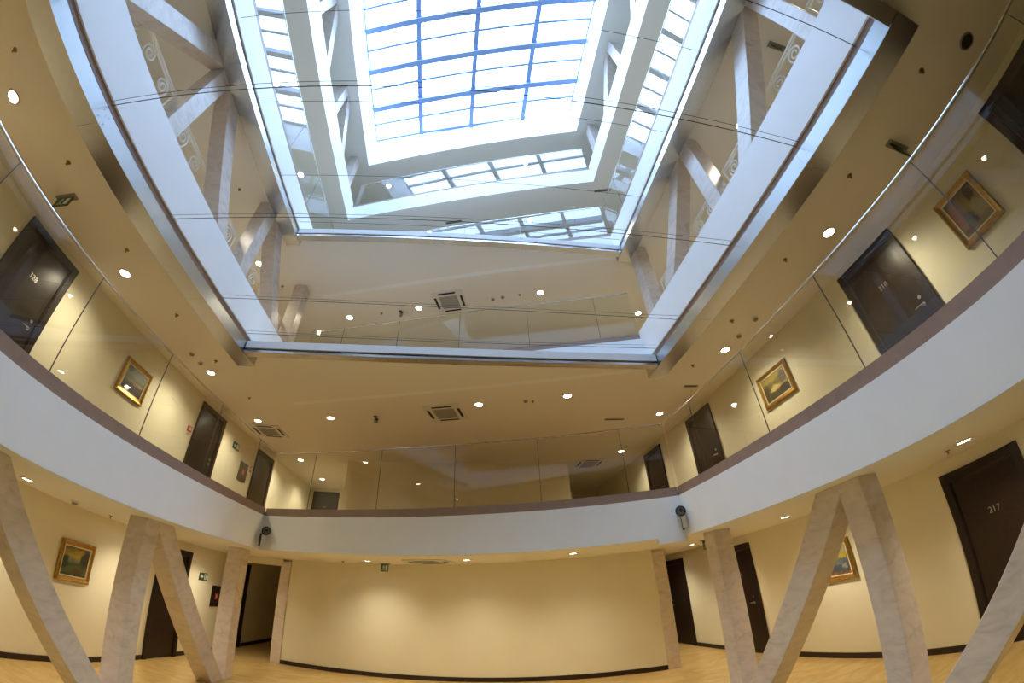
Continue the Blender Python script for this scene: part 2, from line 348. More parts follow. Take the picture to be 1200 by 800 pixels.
# first slab: white band, taupe band
for i in range(4):
    if i == 1:
        trim(MB().seg(FL, skewpt(2.97), CEIL[2]+0.003, 2.912, 0, 0.12), 'white_paint', 'white front slab edge ' + WHERE[3])
        trim(MB().seg(skewpt(2.97), FR, 2.215, 2.912, 0, 0.14), 'white_paint', 'lower white corner piece of the front slab edge')
    else:
        edge(3, i, CEIL[2]+0.003, 2.912, 0, 0.12, 'white_paint', 'white %s slab edge %s' % (SIDE[i], WHERE[3]))
    edge(3, i, 2.912, TOP[3], 0.008, 0.12, 'taupe_paint', 'taupe %s edge strip %s' % (SIDE[i], WHERE[3]))
# slabs 4 and 5: fascia over the curtain box recess
for k, cr, wb, wt in ((4, 5.545, 5.41, 6.088), (5, 8.50, 8.352, 8.952)):
    zb, zt = BOXZ[k]
    for i in (0, 2):
        A, B = LOOP[i], LOOP[(i+1) % 4]
        a_, b_ = ((A[0], -0.27), (A[0], 5.52)) if i == 0 else ((A[0], 5.52), (A[0], -0.27))
        trim(MB().seg(A, B, wb, cr, -0.006, 0.12), 'white_paint', 'lower white lip of the %s slab edge %s' % (SIDE[i], WHERE[k]))
        trim(MB().seg(A, B, cr, wt, 0.0, 0.12), 'white_paint', 'tall white %s slab edge %s' % (SIDE[i], WHERE[k]))
        trim(MB().seg(a_, b_, zt+0.03, wb, 0.02, 0.10), 'taupe_paint', 'taupe reveal under the %s slab edge %s' % (SIDE[i], WHERE[k]))
        trim(MB().seg(a_, b_, zt-0.01, zt+0.05, 0.05, 0.10), 'black_gap', 'dark slot under the %s slab edge %s' % (SIDE[i], WHERE[k]))
    for i in (1, 3):
        edge(k, i, CEIL[k-1]-0.02, TOP[k]-0.109, 0, 0.12, 'white_paint', 'white slanted %s slab edge %s' % (SIDE[i], WHERE[k]))
        edge(k, i, TOP[k]-0.109, TOP[k], 0.008, 0.12, 'taupe_paint', 'taupe slanted %s edge strip %s' % (SIDE[i], WHERE[k]))
    if k == 5:
        for i in (0, 2): edge(k, i, wt, TOP[5], 0.008, 0.12, 'taupe_paint', 'taupe %s edge strip %s' % (SIDE[i], WHERE[k]))
    # triangular decks between the straight curtain box and the slanted edge
    yf = BYF[k][0]; yn = BYN[k][0]
    struct('ceiling', MB().prism([(XL, yf+0.13), (XR, yf+0.13), FR, FL], CEIL[k-1]-0.022, CEIL[k-1]+0.03), 'ceiling_paint', 'wedge of ceiling behind the straight curtain box %s' % WHERE[k])
    struct('ceiling', MB().prism([NL, NR, (XR, yn-0.13), (XL, yn-0.13)], CEIL[k-1]-0.022, CEIL[k-1]+0.03), 'ceiling_paint', 'wedge of ceiling on the near side %s' % WHERE[k])
for i in range(4):
    wt = 12.088 if i in (0, 2) else TOP[6]-0.09
    edge(6, i, CEIL[5]+0.003, wt, 0, 0.12, 'white_paint', 'white %s slab edge %s' % (SIDE[i], WHERE[6]))
    if i in (1, 3): edge(6, i, TOP[6]-0.09, TOP[6], 0.008, 0.12, 'taupe_paint', 'taupe %s edge strip %s' % (SIDE[i], WHERE[6]))
    edge(7, i, CEIL[6]+0.003, SKYZ, 0, 0.2, 'white_paint', 'white %s wall %s' % (SIDE[i], WHERE[7]))

# ------------------------------------------------------------------ curtain boxes in galvanised steel
def curtain_box(k, i):
    zb, zt = BOXZ[k]; s = -1 if i == 0 else 1
    x = XL if i == 0 else XR
    y0, y1 = -0.28, {4: 5.84, 5: 5.80}[k]
    t = thing('curtain_box', 'long galvanised steel curtain box on the %s edge %s' % (SIDE[i], WHERE[k]), 'curtain box', (x, y0, zb), 0, 'long galvanised curtain boxes')
    cuts = [y0, 1.40, 4.05, y1] if k == 4 else [y0, 2.0, 4.6, y1]
    for a, b in zip(cuts[:-1], cuts[1:]):
        MB().box(x, x + s*0.318, a+0.0015, b-0.0015, zb, zb+0.004).build('bottom_panel', 'galvanised', t, world=True)
        p = MB().box(x, x + s*0.004, a+0.0015, b-0.0015, zb+0.004, zt).build('face_panel', 'galvanised', t, world=True)
        r = MB()
        for yy in (a+0.05, b-0.05):
            for zz in (zb+0.05, zt-0.05): r.cyl((x - s*0.004, yy, zz), 'X', 0.007, 0.006, 8)
        tag(r.build('rivets', 'brushed_steel', t, world=True), kind='stuff')
    MB().box(x + s*0.314, x + s*0.318, y0, y1, zb+0.004, zt).build('back_panel', 'galvanised', t, world=True)
    MB().box(x, x + s*0.318, y0-0.004, y0, zb, zt).build('end_cap', 'galvanised', t, world=True)
    MB().box(x, x + s*0.318, y1, y1+0.004, zb, zt).build('end_cap', 'galvanised', t, world=True)
def cross_box(k, far):
    ya, yb = BYF[k] if far else BYN[k]; s = 1 if far else -1
    zb = BOXZ[k][0]
    t = thing('cross_curtain_box', 'slim galvanised curtain box crossing the %s end of the void %s' % ('front' if far else 'near', WHERE[k]), 'curtain box', (0, ya, zb))
    for a, b in ((XL+0.012, -1.2), (-1.2, 1.2), (1.2, XR-0.012)):
        MB().box(a+0.001, b-0.001, ya, yb, zb, zb+0.006).build('bottom_panel', 'galvanised', t, world=True)
    MB().box(XL+0.012, XR-0.012, ya, ya + s*0.006, zb+0.006, zb+0.042).build('front_lip', 'stainless', t, world=True)
    MB().box(XL+0.012, XR-0.012, ya + s*0.05, ya + s*0.06, zb+0.006, zb+0.10).build('slot', 'black_gap', t, world=True)
    MB().box(XL+0.012, XR-0.012, yb - s*0.006, yb, zb+0.006, zb+0.22).build('back_panel', 'galvanised', t, world=True)
    MB().box(XL+0.012, XR-0.012, ya, ya + s*0.13, zb+0.085, zb+0.222).build('white_cover', 'white_paint', t, world=True)
for k in (4, 5):
    for i in (0, 2): curtain_box(k, i)
    for far in (True, False): cross_box(k, far)

# ------------------------------------------------------------------ skylight
def skylight():
    t = tag(bpy.data.objects.new('window_1', None), 'large skylight of white panes with sky-tinted bars over the void', 'skylight', kind='structure'); COL.objects.link(t)
    t.location = (0, 0, SKYZ); t.matrix_world = Matrix.Translation((0, 0, SKYZ))
    sl = -0.237
    def yy(x, yl): return yl + sl*(x - XL)
    ylf = 7.50; pitch = 1.325
    bars = []
    rows = [ylf - pitch*0.5*j for j in range(0, 17)]
    xs = [XL, -1.94, -0.12, 1.72, XR]
    for x in xs[1:-1]:
        bevel(MB().box(x-0.075, x+0.075, -3.3, yy(x, ylf), SKYZ-0.18, SKYZ+0.03).build('rafter', 'sky_tinted_steel', t, world=True))
    for j, yl in enumerate(rows):
        if j == 0: w, dz, nm = 0.04, 0.06, 'edge_bar'
        elif j % 2 == 0: w, dz, nm = 0.085, 0.32, 'purlin'
        else: w, dz, nm = 0.034, 0.09, 'glazing_bar'
        A = (XL, yl); B = (XR, yy(XR, yl))
        if nm == 'purlin':
            m = MB().seg((XL+0.06, yy(XL+0.06, yl)), (XR-0.05, yy(XR-0.05, yl)), SKYZ-dz, SKYZ+0.02, -w, w)
        else: m = MB().seg(A, B, SKYZ-dz, SKYZ+0.02, -w, w)
        m.build(nm, 'sky_tinted_steel', t, world=True)
    MB().box(XL, XL+0.03, -3.2, ylf, SKYZ-0.04, SKYZ+0.02).build('edge_bar', 'sky_tinted_steel', t, world=True)
    MB().box(XR-0.03, XR, -3.2, yy(XR, ylf), SKYZ-0.04, SKYZ+0.02).build('edge_bar', 'sky_tinted_steel', t, world=True)
    for j in range(len(rows)-1):
        for a, b in zip(xs[:-1], xs[1:]):
            P = [(a, yy(a, rows[j+1])), (b, yy(b, rows[j+1])), (b, yy(b, rows[j])), (a, yy(a, rows[j]))]
            MB().prism(P, SKYZ+0.022, SKYZ+0.034).build('pane', 'roof_glass', t, world=True)
skylight()
# daylight portal of the skylight opening
pl = bpy.data.lights.new('skylight_portal', 'AREA'); pl.shape = 'RECTANGLE'; pl.size = 7.2; pl.size_y = 11.0; pl.cycles.is_portal = True
po = bpy.data.objects.new('skylight_portal', pl); COL.objects.link(po); po.location = (-0.13, 2.3, SKYZ+0.06)

# ------------------------------------------------------------------ marble columns
def leaning(mb, x0, x1, yt, zt, yf, zf, w):
    d = Vector((yf-yt, zf-zt)).normalized(); hw = w/2/abs(d.y)        # half width along y of a slice
    lo = [(x0, yf-hw, zf), (x1, yf-hw, zf), (x1, yf+hw, zf), (x0, yf+hw, zf)]
    hi = [(x0, yt-hw, zt), (x1, yt-hw, zt), (x1, yt+hw, zt), (x0, yt+hw, zt)]
    return mb.hexa(lo, hi)
COLX = {0: (-4.28, -3.98), 2: (3.70, 4.00)}
VERT = {(2, 0): [-0.35, 2.33, 5.08, 7.81], (2, 2): [-2.4, 0.28, 2.97, 5.63],
        (4, 0): [-0.52, 2.21, 4.92, 7.42], (4, 2): [-2.4, 0.27, 2.91, 5.58]}
VERT[(6, 0)] = VERT[(4, 0)]; VERT[(6, 2)] = VERT[(4, 2)]
CZ = {2: (0.0, CEIL[2]), 4: (TOP[4]-0.06, CEIL[4]), 6: (TOP[6]-0.06, CEIL[6])}
CW = {2: 'in the lowest hall', 4: 'beside the scroll railings', 6: 'under the skylight'}
CLAB = {(2, 0, 'u', 2): 'upright marble column beside the forest painting', (2, 0, 'l', 1): 'leaning marble column crossing the forest painting wall',
        (2, 0, 'u', 3): 'upright marble column at the mouth of the dark corridor', (2, 0, 'l', 2): 'leaning marble column in front of the hose panel and exit sign',
        (2, 2, 'u', 2): 'upright marble column between door 217 and the village painting', (2, 2, 'l', 2): 'leaning marble column crossing the village painting',
        (2, 2, 'l', 1): 'leaning marble column crossing door 217', (2, 2, 'u', 3): 'upright marble column by the doors beyond the village painting'}
for k in (2, 4, 6):
    for i in (0, 2):
        x0, x1 = COLX[i]; z0, z1 = CZ[k]; vs = VERT[(k, i)]
        for j, v in enumerate(vs):
            lab = CLAB.get((k, i, 'u', j), 'upright marble column on the %s side %s' % (SIDE[i], CW[k]))
            o = MB().box(x0, x1, v-0.145, v+0.145, z0, z1).build('column', 'column_marble', origin=((x0+x1)/2, v, z0)); bevel(o, 0.008)
            tag(o, lab, 'column', 'upright marble columns')
            if j+1 < len(vs):
                lab = CLAB.get((k, i, 'l', j), 'leaning marble column on the %s side %s' % (SIDE[i], CW[k]))
                yt = v+0.145+(0.10 if k == 2 else 0.13); yf = vs[j+1]-0.145-(0.215 if k == 2 else 0.31)
                if i == 0 and j == 0: yt, yf = vs[1]-0.145-0.11, vs[0]+0.145+0.24
                o = leaning(MB(), x0+0.004, x1-0.004, yt, z1, yf, z0, 0.30).build('leaning_column', 'column_marble', origin=((x0+x1)/2, yf, z0)); bevel(o, 0.008)
                tag(o, lab, 'column', 'leaning marble columns')
d = Vector((FB[0]-FA[0], FB[1]-FA[1])).normalized()
def onfar(s): return (FA[0]+d.x*s, FA[1]+d.y*s)
LW = (Vector(FB)-Vector(FA)).length
for a, b, lab in ((-0.27, 0.0, 'flat marble pilaster between the dark corridor and blank wall'), (LW, LW+0.25, 'flat marble pilaster between the blank wall and far right door')):
    bevel(trim(MB().seg(onfar(a), onfar(b), 0, CEIL[2]-0.05, -0.03, 0.28), 'column_marble', lab))

# ------------------------------------------------------------------ glass balustrades
def balustrade(k, i, joints, lab):
    """panes along one edge of the void, split at the joints (y on the sides, x on the ends)"""
    A, B = Vector(LOOP[i]), Vector(LOOP[(i+1) % 4]); dv = (B-A); ax = 1 if i in (0, 2) else 0
    t = thing('glass_balustrade', lab, 'balustrade', (A.x, A.y, TOP[k]))
    fr = sorted([0.0] + [(j-A[ax])/dv[ax] for j in joints] + [1.0])
    ln = dv.length; g = 0.004/ln
    for a, b in zip(fr[:-1], fr[1:]):
        if (b-a)*ln < 0.05: continue
        P, Q = A+dv*(a+g), A+dv*(b-g)
        MB().seg(P, Q, TOP[k]-0.01, RAIL[k]-0.012, 0.03, 0.042).build('pane', 'clear_glass', t, world=True)
    for f in fr[1:-1]:
        P, Q = A+dv*(f-g*0.9), A+dv*(f+g*0.9)
        MB().seg(P, Q, TOP[k], RAIL[k]-0.012, 0.031, 0.041).build('seal', 'cable_steel', t, world=True)
    bevel(MB().seg(A, B, RAIL[k]-0.016, RAIL[k], 0.020, 0.052).build('top_rail', 'stainless', t, world=True), 0.004)
JL = [1.19, 2.59, 4.0, 5.42, 6.87]; JR = [-0.72, 0.69, 2.09, 3.5, 4.9]; JF = [-2.8, -1.45, -0.1, 1.3, 2.66]
balustrade(3, 0, JL, 'frameless glass balustrade in front of the coastal painting')
balustrade(3, 1, JF, 'frameless glass balustrade above the blank front wall')
balustrade(3, 2, JR, 'frameless glass balustrade in front of the harbour and brook paintings')
balustrade(3, 3, [-2.4, -1, 0.4, 1.8], 'frameless glass balustrade behind the viewpoint on the first gallery')
balustrade(4, 1, JF, 'slanted glass balustrade behind the lower cross curtain box')
balustrade(5, 0, JL, 'upper glass balustrade along the left side above the curtain box')
balustrade(5, 1, JF, 'slanted glass balustrade behind the upper cross curtain box')
balustrade(5, 2, JR, 'upper glass balustrade along the right side above the curtain box')
balustrade(6, 1, JF, 'topmost slanted glass balustrade under the skylight')

# ------------------------------------------------------------------ scroll iron railings
def spiral(cx, cy, r0, r1, a0, a1, n=26):
    return [(cx + (r0+(r1-r0)*q/n)*math.cos(a0+(a1-a0)*q/n), cy + (r0+(r1-r0)*q/n)*math.sin(a0+(a1-a0)*q/n)) for q in range(n+1)]
def bez(p0, p1, p2, p3, n=12):
    return [tuple((1-t)**3*a+3*(1-t)**2*t*b+3*(1-t)*t*t*c+t**3*d for a, b, c, d in zip(p0, p1, p2, p3)) for t in [q/n for q in range(n+1)]]
SC_MESH = {}
def scroll_mesh(key, pts, r):
    if key not in SC_MESH: SC_MESH[key] = MB().tube([(0, u, v) for u, v in pts], r, 5).mesh('scroll', 'iron_cream', True)
    return SC_MESH[key]
# big hook: spiral at the top, sweep down, counter-spiral at the foot
_top = spiral(0.0, 0.93, 0.125, 0.025, 0.0, 3.4*PI)
_low = spiral(0.02, 0.32, 0.135, 0.03, PI, -2.2*PI)
S1 = _top[::-1] + bez((0.125, 0.93), (0.125, 0.75), (-0.115, 0.55), (-0.115, 0.32))[1:] + _low[1:]
S2 = [(-u, v) for u, v in S1]
_arm = spiral(-0.13, 0.66, 0.075, 0.018, -0.5*PI, 2.2*PI)
C1 = _arm[::-1] + bez((-0.13, 0.585), (0.0, 0.56), (0.10, 0.62), (0.20, 0.74))[1:]
C2 = [(-u, v) for u, v in C1]
def iron_panel(i, ya, yb, lab):
    x = -4.335 if i == 0 else 4.055; z = TOP[4]-0.06; H = 1.24 if i == 0 else 1.22
    t = thing('scroll_railing', lab, 'railing', (x, ya, z), 0, 'scroll iron railings between the columns')
    L = yb-ya
    for zz, r in ((H, 0.020), (H-0.06, 0.013), (0.10, 0.014)):
        MB().tube([(0, 0, zz), (0, L, zz)], r, 8).build('rail', 'iron_cream', t)
    for yy in (0.012, L-0.012): MB().tube([(0, yy, 0), (0, yy, H)], 0.014, 8).build('post', 'iron_cream', t)
    n = max(1, round(L/0.46)); p = L/n
    for j in range(n):
        c = (j+0.5)*p
        for key, pts, r in ((('S1', S1, 0.016), ('C1', C1, 0.013)) if j % 2 == 0 else (('S2', S2, 0.016), ('C2', C2, 0.013))):
            o = bpy.data.objects.new('scroll', scroll_mesh(key, pts, r)); COL.objects.link(o); o.parent = t; o.location = (0, c, H-1.24+0.105)
v = VERT[(4, 0)]
iron_panel(0, v[0]+0.2, v[1]-0.15, 'cream scroll ironwork railing left, nearest bay before the upright column')
iron_panel(0, v[1]+0.17, v[2]-0.17, 'cream scroll ironwork railing in the middle bay of the left upper side')
iron_panel(0, v[2]+0.17, v[3]-0.17, 'cream scroll ironwork railing in the front bay of the left upper side')
v = VERT[(4, 2)]
iron_panel(2, v[0]+0.6, v[1]-0.17, 'cream scroll ironwork railing right, bay before the first upright column')
iron_panel(2, v[1]+0.17, v[2]-0.17, 'cream scroll ironwork railing in the middle bay of the right upper side')
iron_panel(2, v[2]+0.17, v[3]-0.17, 'cream scroll ironwork railing in the front bay of the right upper side')

# ------------------------------------------------------------------ doors
RZ = {'left': PI/2, 'right': -PI/2, 'front': 0.0}
DOOR = [0]
NUM = {}
def door(side, x, yc, z, label, number=None, w=1.07, h=2.13, lever=True, flip=False):
    """local: X to the viewer's right, -Y out of the wall, Z up"""
    DOOR[0] += 1
    t = thing('door_%d' % DOOR[0], label, 'door', (x, yc, z) if side != 'front' else (x, yc, z), RZ[side], None, 'structure')
    fw = 0.105
    m = MB(); m.box(-w/2, -w/2+fw, -0.045, 0.02, 0, h); m.box(w/2-fw, w/2, -0.045, 0.02, 0, h); m.box(-w/2+fw, w/2-fw, -0.045, 0.02, h-fw, h)
    bevel(m.build('door_frame', 'dark_frame', t), 0.005)
    m = MB(); m.box(-w/2+fw, -w/2+fw+0.014, -0.03, 0.02, 0, h-fw); m.box(w/2-fw-0.014, w/2-fw, -0.03, 0.02, 0, h-fw); m.box(-w/2+fw+0.014, w/2-fw-0.014, -0.03, 0.02, h-fw-0.014, h-fw)
    m.build('door_stop', 'dark_wood', t)
    leaf = MB().box(-w/2+fw+0.016, w/2-fw-0.016, -0.012, 0.02, 0.006, h-fw-0.016).build('door_leaf', 'dark_wood', t)
    s = -1 if flip else 1
    hx = s*(w/2-fw-0.10)
    if lever:
        hd = MB().cyl((hx, -0.012, 0.98), 'Y', 0.026, -0.012, 16).tube([(hx, -0.02, 0.98), (hx, -0.055, 0.98), (hx-s*0.02, -0.06, 0.98), (hx-s*0.12, -0.06, 0.975)], 0.009, 8)
        hd.build('door_handle', 'brushed_steel', leaf, True)
        MB().cyl((hx, -0.012, 1.09), 'Y', 0.024, -0.010, 16).build('lock_rosette', 'brushed_steel', leaf, True)
    if number:
        o = bpy.data.objects.new('number_plate', text_mesh(number, 0.105)); o.data.materials.clear(); o.data.materials.append(MATS['brushed_steel'])
        COL.objects.link(o); o.parent = leaf; o.location = (0.0, -0.016, 1.545)
    return t
F3 = TOP[3]-0.008
door('left', WL, 3.03, F3, 'dark brown gallery door numbered 328', '328')
door('left', WL, 8.16, F3, 'dark brown gallery door between a red call point and exit sign')
door('left', WL, 11.16, F3, 'dark brown gallery door beside the grey hose panel', w=1.10)
door('right', WR3, 2.47, F3, 'dark brown gallery door numbered 318', '318')
door('right', WR3, -0.44, F3, 'dark brown gallery door past the harbour painting')
door('right', WR3, 7.60, F3, 'dark brown gallery door past the brook painting')
door('right', WR3, 10.2, F3, 'dark brown gallery door at the far right corner')
door('front', -5.14, YB, F3, 'dark door closing the far end of the left gallery corridor', '327', w=1.02)
door('left', WL, 8.22, 0, 'dark brown hall door behind the leaning column by the exit sign')
door('left', WL, 11.06, 0, 'dark brown door inside the dark corridor')
door('left', WL, 3.03, 0, 'dark brown hall door before the forest painting')
door('right', WR2, 2.56, 0, 'dark brown hall door numbered 217', '217')
door('right', WR2, 7.73, 0, 'dark brown hall door past the village painting', '216')
door('right', WR2, 10.46, 0, 'dark brown hall door beyond the flat pilaster', flip=True)

# ------------------------------------------------------------------ paintings
def painting(side, x, yc, zc, w, h, canvas, label, tilt=0.0, fw=0.075):
    t = thing('painting', label, 'painting', (x, yc, zc), RZ[side], 'gold framed paintings')
    prof = [(0.0, -0.004), (0.0, -0.036), (0.018, -0.05), (0.036, -0.044), (0.050, -0.028), (fw, -0.022), (fw, -0.004)]
    names = ('frame_side', 'frame_side', 'frame_side', 'frame_side')
    cs = [(-w/2, -h/2), (w/2, -h/2), (w/2, h/2), (-w/2, h/2)]
    for j in range(4):
        (ax, az), (bx, bz) = cs[j], cs[(j+1) % 4]
        dx, dz = (bx-ax), (bz-az); ln = math.hypot(dx, dz); dx /= ln; dz /= ln; nx, nz = -dz, dx     # inward
        m = MB(); n = len(prof)
        for e, (px, pz, sg) in enumerate(((ax, az, 1), (bx, bz, -1))):
            for a, b in prof: m.v.append((px + nx*a + dx*a*sg, b, pz + nz*a + dz*a*sg))
        for q in range(n): m.f.append((q, (q+1) % n, n+(q+1) % n, n+q))
        m.f += [tuple(range(n)), tuple(range(2*n-1, n-1, -1))]
        o = m.build('frame_side', 'gold', t)
    iw, ih = w/2-fw, h/2-fw; s = 0.016
    m = MB(); m.box(-iw, -iw+s, -0.026, -0.004, -ih, ih); m.box(iw-s, iw, -0.026, -0.004, -ih, ih); m.box(-iw+s, iw-s, -0.026, -0.004, -ih, -ih+s); m.box(-iw+s, iw-s, -0.026, -0.004, ih-s, ih)
    m.build('slip', 'linen_slip', t)
    MB().box(-iw+s, iw-s, -0.016, -0.004, -ih+s, ih-s).build('canvas', canvas, t)
painting('left', WL, 5.64, 1.505, 0.72, 0.60, 'canvas_forest', 'gold framed forest landscape with yellow sky in the lowest hall')
painting('left', WL, 5.57, 4.505, 0.71, 0.60, 'canvas_coast', 'gold framed grey coastal landscape past door 328')
painting('right', WR3, 5.03, 4.51, 0.82, 0.62, 'canvas_brook', 'gold framed autumn brook landscape past door 318')
painting('right', WR3, 1.00, 4.50, 0.62, 0.70, 'canvas_harbour', 'gold framed orange brown harbour scene before door 318')
painting('right', WR2, 5.17, 1.49, 0.70, 0.62, 'canvas_village', 'gold framed blue and yellow village scene in the lowest hall')

# ------------------------------------------------------------------ signs, call points, panels
def man(m, x, z, s, y):
    """running figure of the exit sign from small plates"""
    def plate(pts): 
        i = len(m.v); n = len(pts); P = [(x+a*s, z+b*s) for a, b in pts]
        m.v += [(a, y, b) for a, b in P]; m.f.append(tuple(range(i, i+n)))
    plate([(0.05+0.09*math.cos(q*PI/4), 0.40+0.09*math.sin(q*PI/4)) for q in range(8)])
    plate([(-0.08, -0.05), (0.07, -0.08), (0.10, 0.28), (-0.04, 0.30)])
    plate([(0.07, 0.26), (0.30, 0.10), (0.26, 0.03), (0.06, 0.16)])
    plate([(-0.03, 0.28), (-0.26, 0.14), (-0.22, 0.06), (-0.02, 0.18)])
    plate([(0.07, -0.06), (0.24, -0.22), (0.16, -0.48), (0.08, -0.46), (0.13, -0.24), (-0.02, -0.10)])
    plate([(-0.08, -0.05), (-0.14, -0.28), (-0.36, -0.34), (-0.35, -0.42), (-0.07, -0.34), (0.0, -0.10)])
def exit_wall(side, x, yc, zc, label):
    t = thing('exit_sign', label, 'exit sign', (x, yc, zc), RZ[side])
    bevel(MB().box(-0.16, 0.16, -0.016, 0, -0.082, 0.082).build('plate', 'exit_green', t), 0.003)
    m = MB(); y = -0.0175
    m.poly([(-0.13, y, 0), (-0.075, y, -0.05), (-0.075, y, -0.02), (-0.01, y, -0.02), (-0.01, y, 0.02), (-0.075, y, 0.02), (-0.075, y, 0.05)])
    m.build('arrow', 'exit_white', t)
    MB().quad((0.03, y, -0.062), (0.13, y, -0.062), (0.13, y, 0.062), (0.03, y, 0.062)).build('doorway_mark', 'exit_white', t)
    m = MB(); man(m, 0.075, 0.0, 0.115, y-0.001); m.build('figure', 'exit_green', t)
exit_wall('left', WL, 9.37, 1.67, 'green arrow exit sign on the wall of the lowest hall')
exit_wall('left', WL, 9.45, 4.815, 'green arrow exit sign on the wall of the glass gallery')
def exit_hang(x, y, z, label, rz=0.0, w=0.19, h=0.17, drop=0.03):
    t = thing('hanging_exit_sign', label, 'exit sign', (x, y, z), rz)
    MB().box(-w*0.6, w*0.6, -0.05, 0.05, -0.018, 0.0).build('canopy', 'grey_plastic', t)
    MB().box(-0.01, 0.01, -0.01, 0.01, -drop-0.018, -0.018).build('stem', 'grey_plastic', t)
    MB().box(-w/2, w/2, -0.008, 0.008, -drop-0.018-h, -drop-0.018).build('blade', 'exit_green', t)
    zc = -drop-0.018-h/2
    for s in (-1, 1):
        m = MB(); man(m, -w*0.12, zc, h*0.8, s*0.0095); m.build('figure', 'exit_white', t)
        MB().quad((w*0.14, s*0.0095, zc-h*0.36), (w*0.38, s*0.0095, zc-h*0.36), (w*0.38, s*0.0095, zc+h*0.36), (w*0.14, s*0.0095, zc+h*0.36)).build('doorway_mark', 'exit_white', t)
exit_hang(-1.56, 9.10, CEIL[2], 'small green exit sign hung before the blank front wall', -0.25, 0.17, 0.15, 0.0)
exit_hang(4.55, 7.10, CEIL[2], 'small hanging exit sign beside the upright column by the far doors', 0.5, 0.16, 0.16, 0.0)
exit_hang(-5.03, 2.36, CEIL[3], 'hanging green exit sign above door 328', 0.0, 0.30, 0.15, 0.0)
exit_hang(4.69, 0.92, CEIL[3], 'hanging exit sign above the harbour painting', 0.0, 0.30, 0.15, 0.0)
exit_hang(4.67, 0.84, CEIL[4], 'hanging exit sign above the right scroll railing', 0.0, 0.30, 0.15, 0.0)
def hose_panel(side, x, yc, zc, m, label):
    t = thing('hose_panel', label, 'fire panel', (x, yc, zc), RZ[side])
    bevel(MB().box(-0.215, 0.215, -0.02, 0, -0.24, 0.24).build('door_plate', m, t), 0.004)
    MB().box(-0.06, 0.06, -0.023, -0.02, -0.07, 0.07).build('red_label', 'red_mark', t)
    q = MB(); man(q, 0.0, 0.0, 0.10, -0.0245); q.build('figure', 'exit_white', t)
    MB().cyl((0.17, -0.02, 0.0), 'Y', 0.010, -0.012, 12).build('latch', 'brushed_steel', t)
hose_panel('left', WL, 10.07, 1.265, 'panel_dark', 'dark fire hose panel with red mark in the lowest hall')
hose_panel('left', WL, 10.09, 4.335, 'panel_mirror', 'greyish reflective fire hose panel on the glass gallery')
def call_point(side, x, yc, zc, label):
    t = thing('call_point', label, 'fire alarm', (x, yc, zc), RZ[side])
    bevel(MB().box(-0.055, 0.055, -0.045, 0, -0.055, 0.055).build('box', 'red_mark', t), 0.006)
    MB().box(-0.035, 0.035, -0.048, -0.045, -0.03, 0.03).build('window', 'white_plastic', t)
    MB().box(-0.05, 0.05, -0.03, 0, -0.105, -0.065).build('plate', 'white_plastic', t)
call_point('left', WL, 7.46, 4.45, 'red fire call point beside the gallery door')
o = thing('fire_notice', 'small red fire notice beside the grey hose panel', 'notice', (WL, 10.47, 4.53), RZ['left'])
MB().box(-0.04, 0.04, -0.006, 0, -0.085, 0.085).build('plate', 'red_mark', o); MB().box(-0.02, 0.02, -0.0075, -0.006, -0.02, 0.05).build('mark', 'exit_white', o)

# ------------------------------------------------------------------ ceiling fittings
GL = {2: ('glowing round downlight in the low ceiling behind the slanted columns', 'hall downlights'),
      3: ('glowing round downlight in the ceiling above the gallery of doors 328 and 318', 'first gallery downlights'),
      4: ('glowing round downlight in the ceiling above the scroll railings', 'scroll railing gallery downlights'),
      5: ('glowing round downlight in the ceiling above the upper glass balustrade', 'upper glass gallery downlights'),
      6: ('glowing round downlight in the ceiling of the top gallery', 'top gallery downlights')}
def downlight_proto():
    t = thing('downlight', GL[2][0], 'downlight', (0, 0, 0), 0, GL[2][1])
    MB().lathe([(0.080, 0.0), (0.106, 0.0), (0.106, -0.008), (0.094, -0.012), (0.080, -0.006)], 28).build('trim_ring', 'white_plastic', t, True)
    MB().lathe([(0.080, -0.006), (0.072, -0.001)], 28).build('reflector', 'stainless', t, True)
    MB().cyl((0, 0, -0.004), 'Z', 0.074, 0.003, 28).build('lens', 'lamp_lens', t)  # lens widened to take in the bloom around the lamp
    ld = bpy.data.lights.new('downlight_lamp', 'SPOT'); ld.energy = DOWN_W; ld.color = WARM; ld.spot_size = math.radians(136); ld.spot_blend = 1.0; ld.shadow_soft_size = 0.05
    lo = bpy.data.objects.new('lamp', ld); COL.objects.link(lo); lo.parent = t; lo.location = (0, 0, -0.03)
    return t
DP = downlight_proto(); first = [True]
UP = {}
for k, f in ((3, 1.38), (4, 1.05), (5, 0.40), (6, 0.35), ('side', 0.40)):
    UP[k] = [c for c in DP.children if c.type == 'LIGHT'][0].data.copy(); UP[k].energy = DOWN_W * f
UP[3].spot_size = math.radians(148)
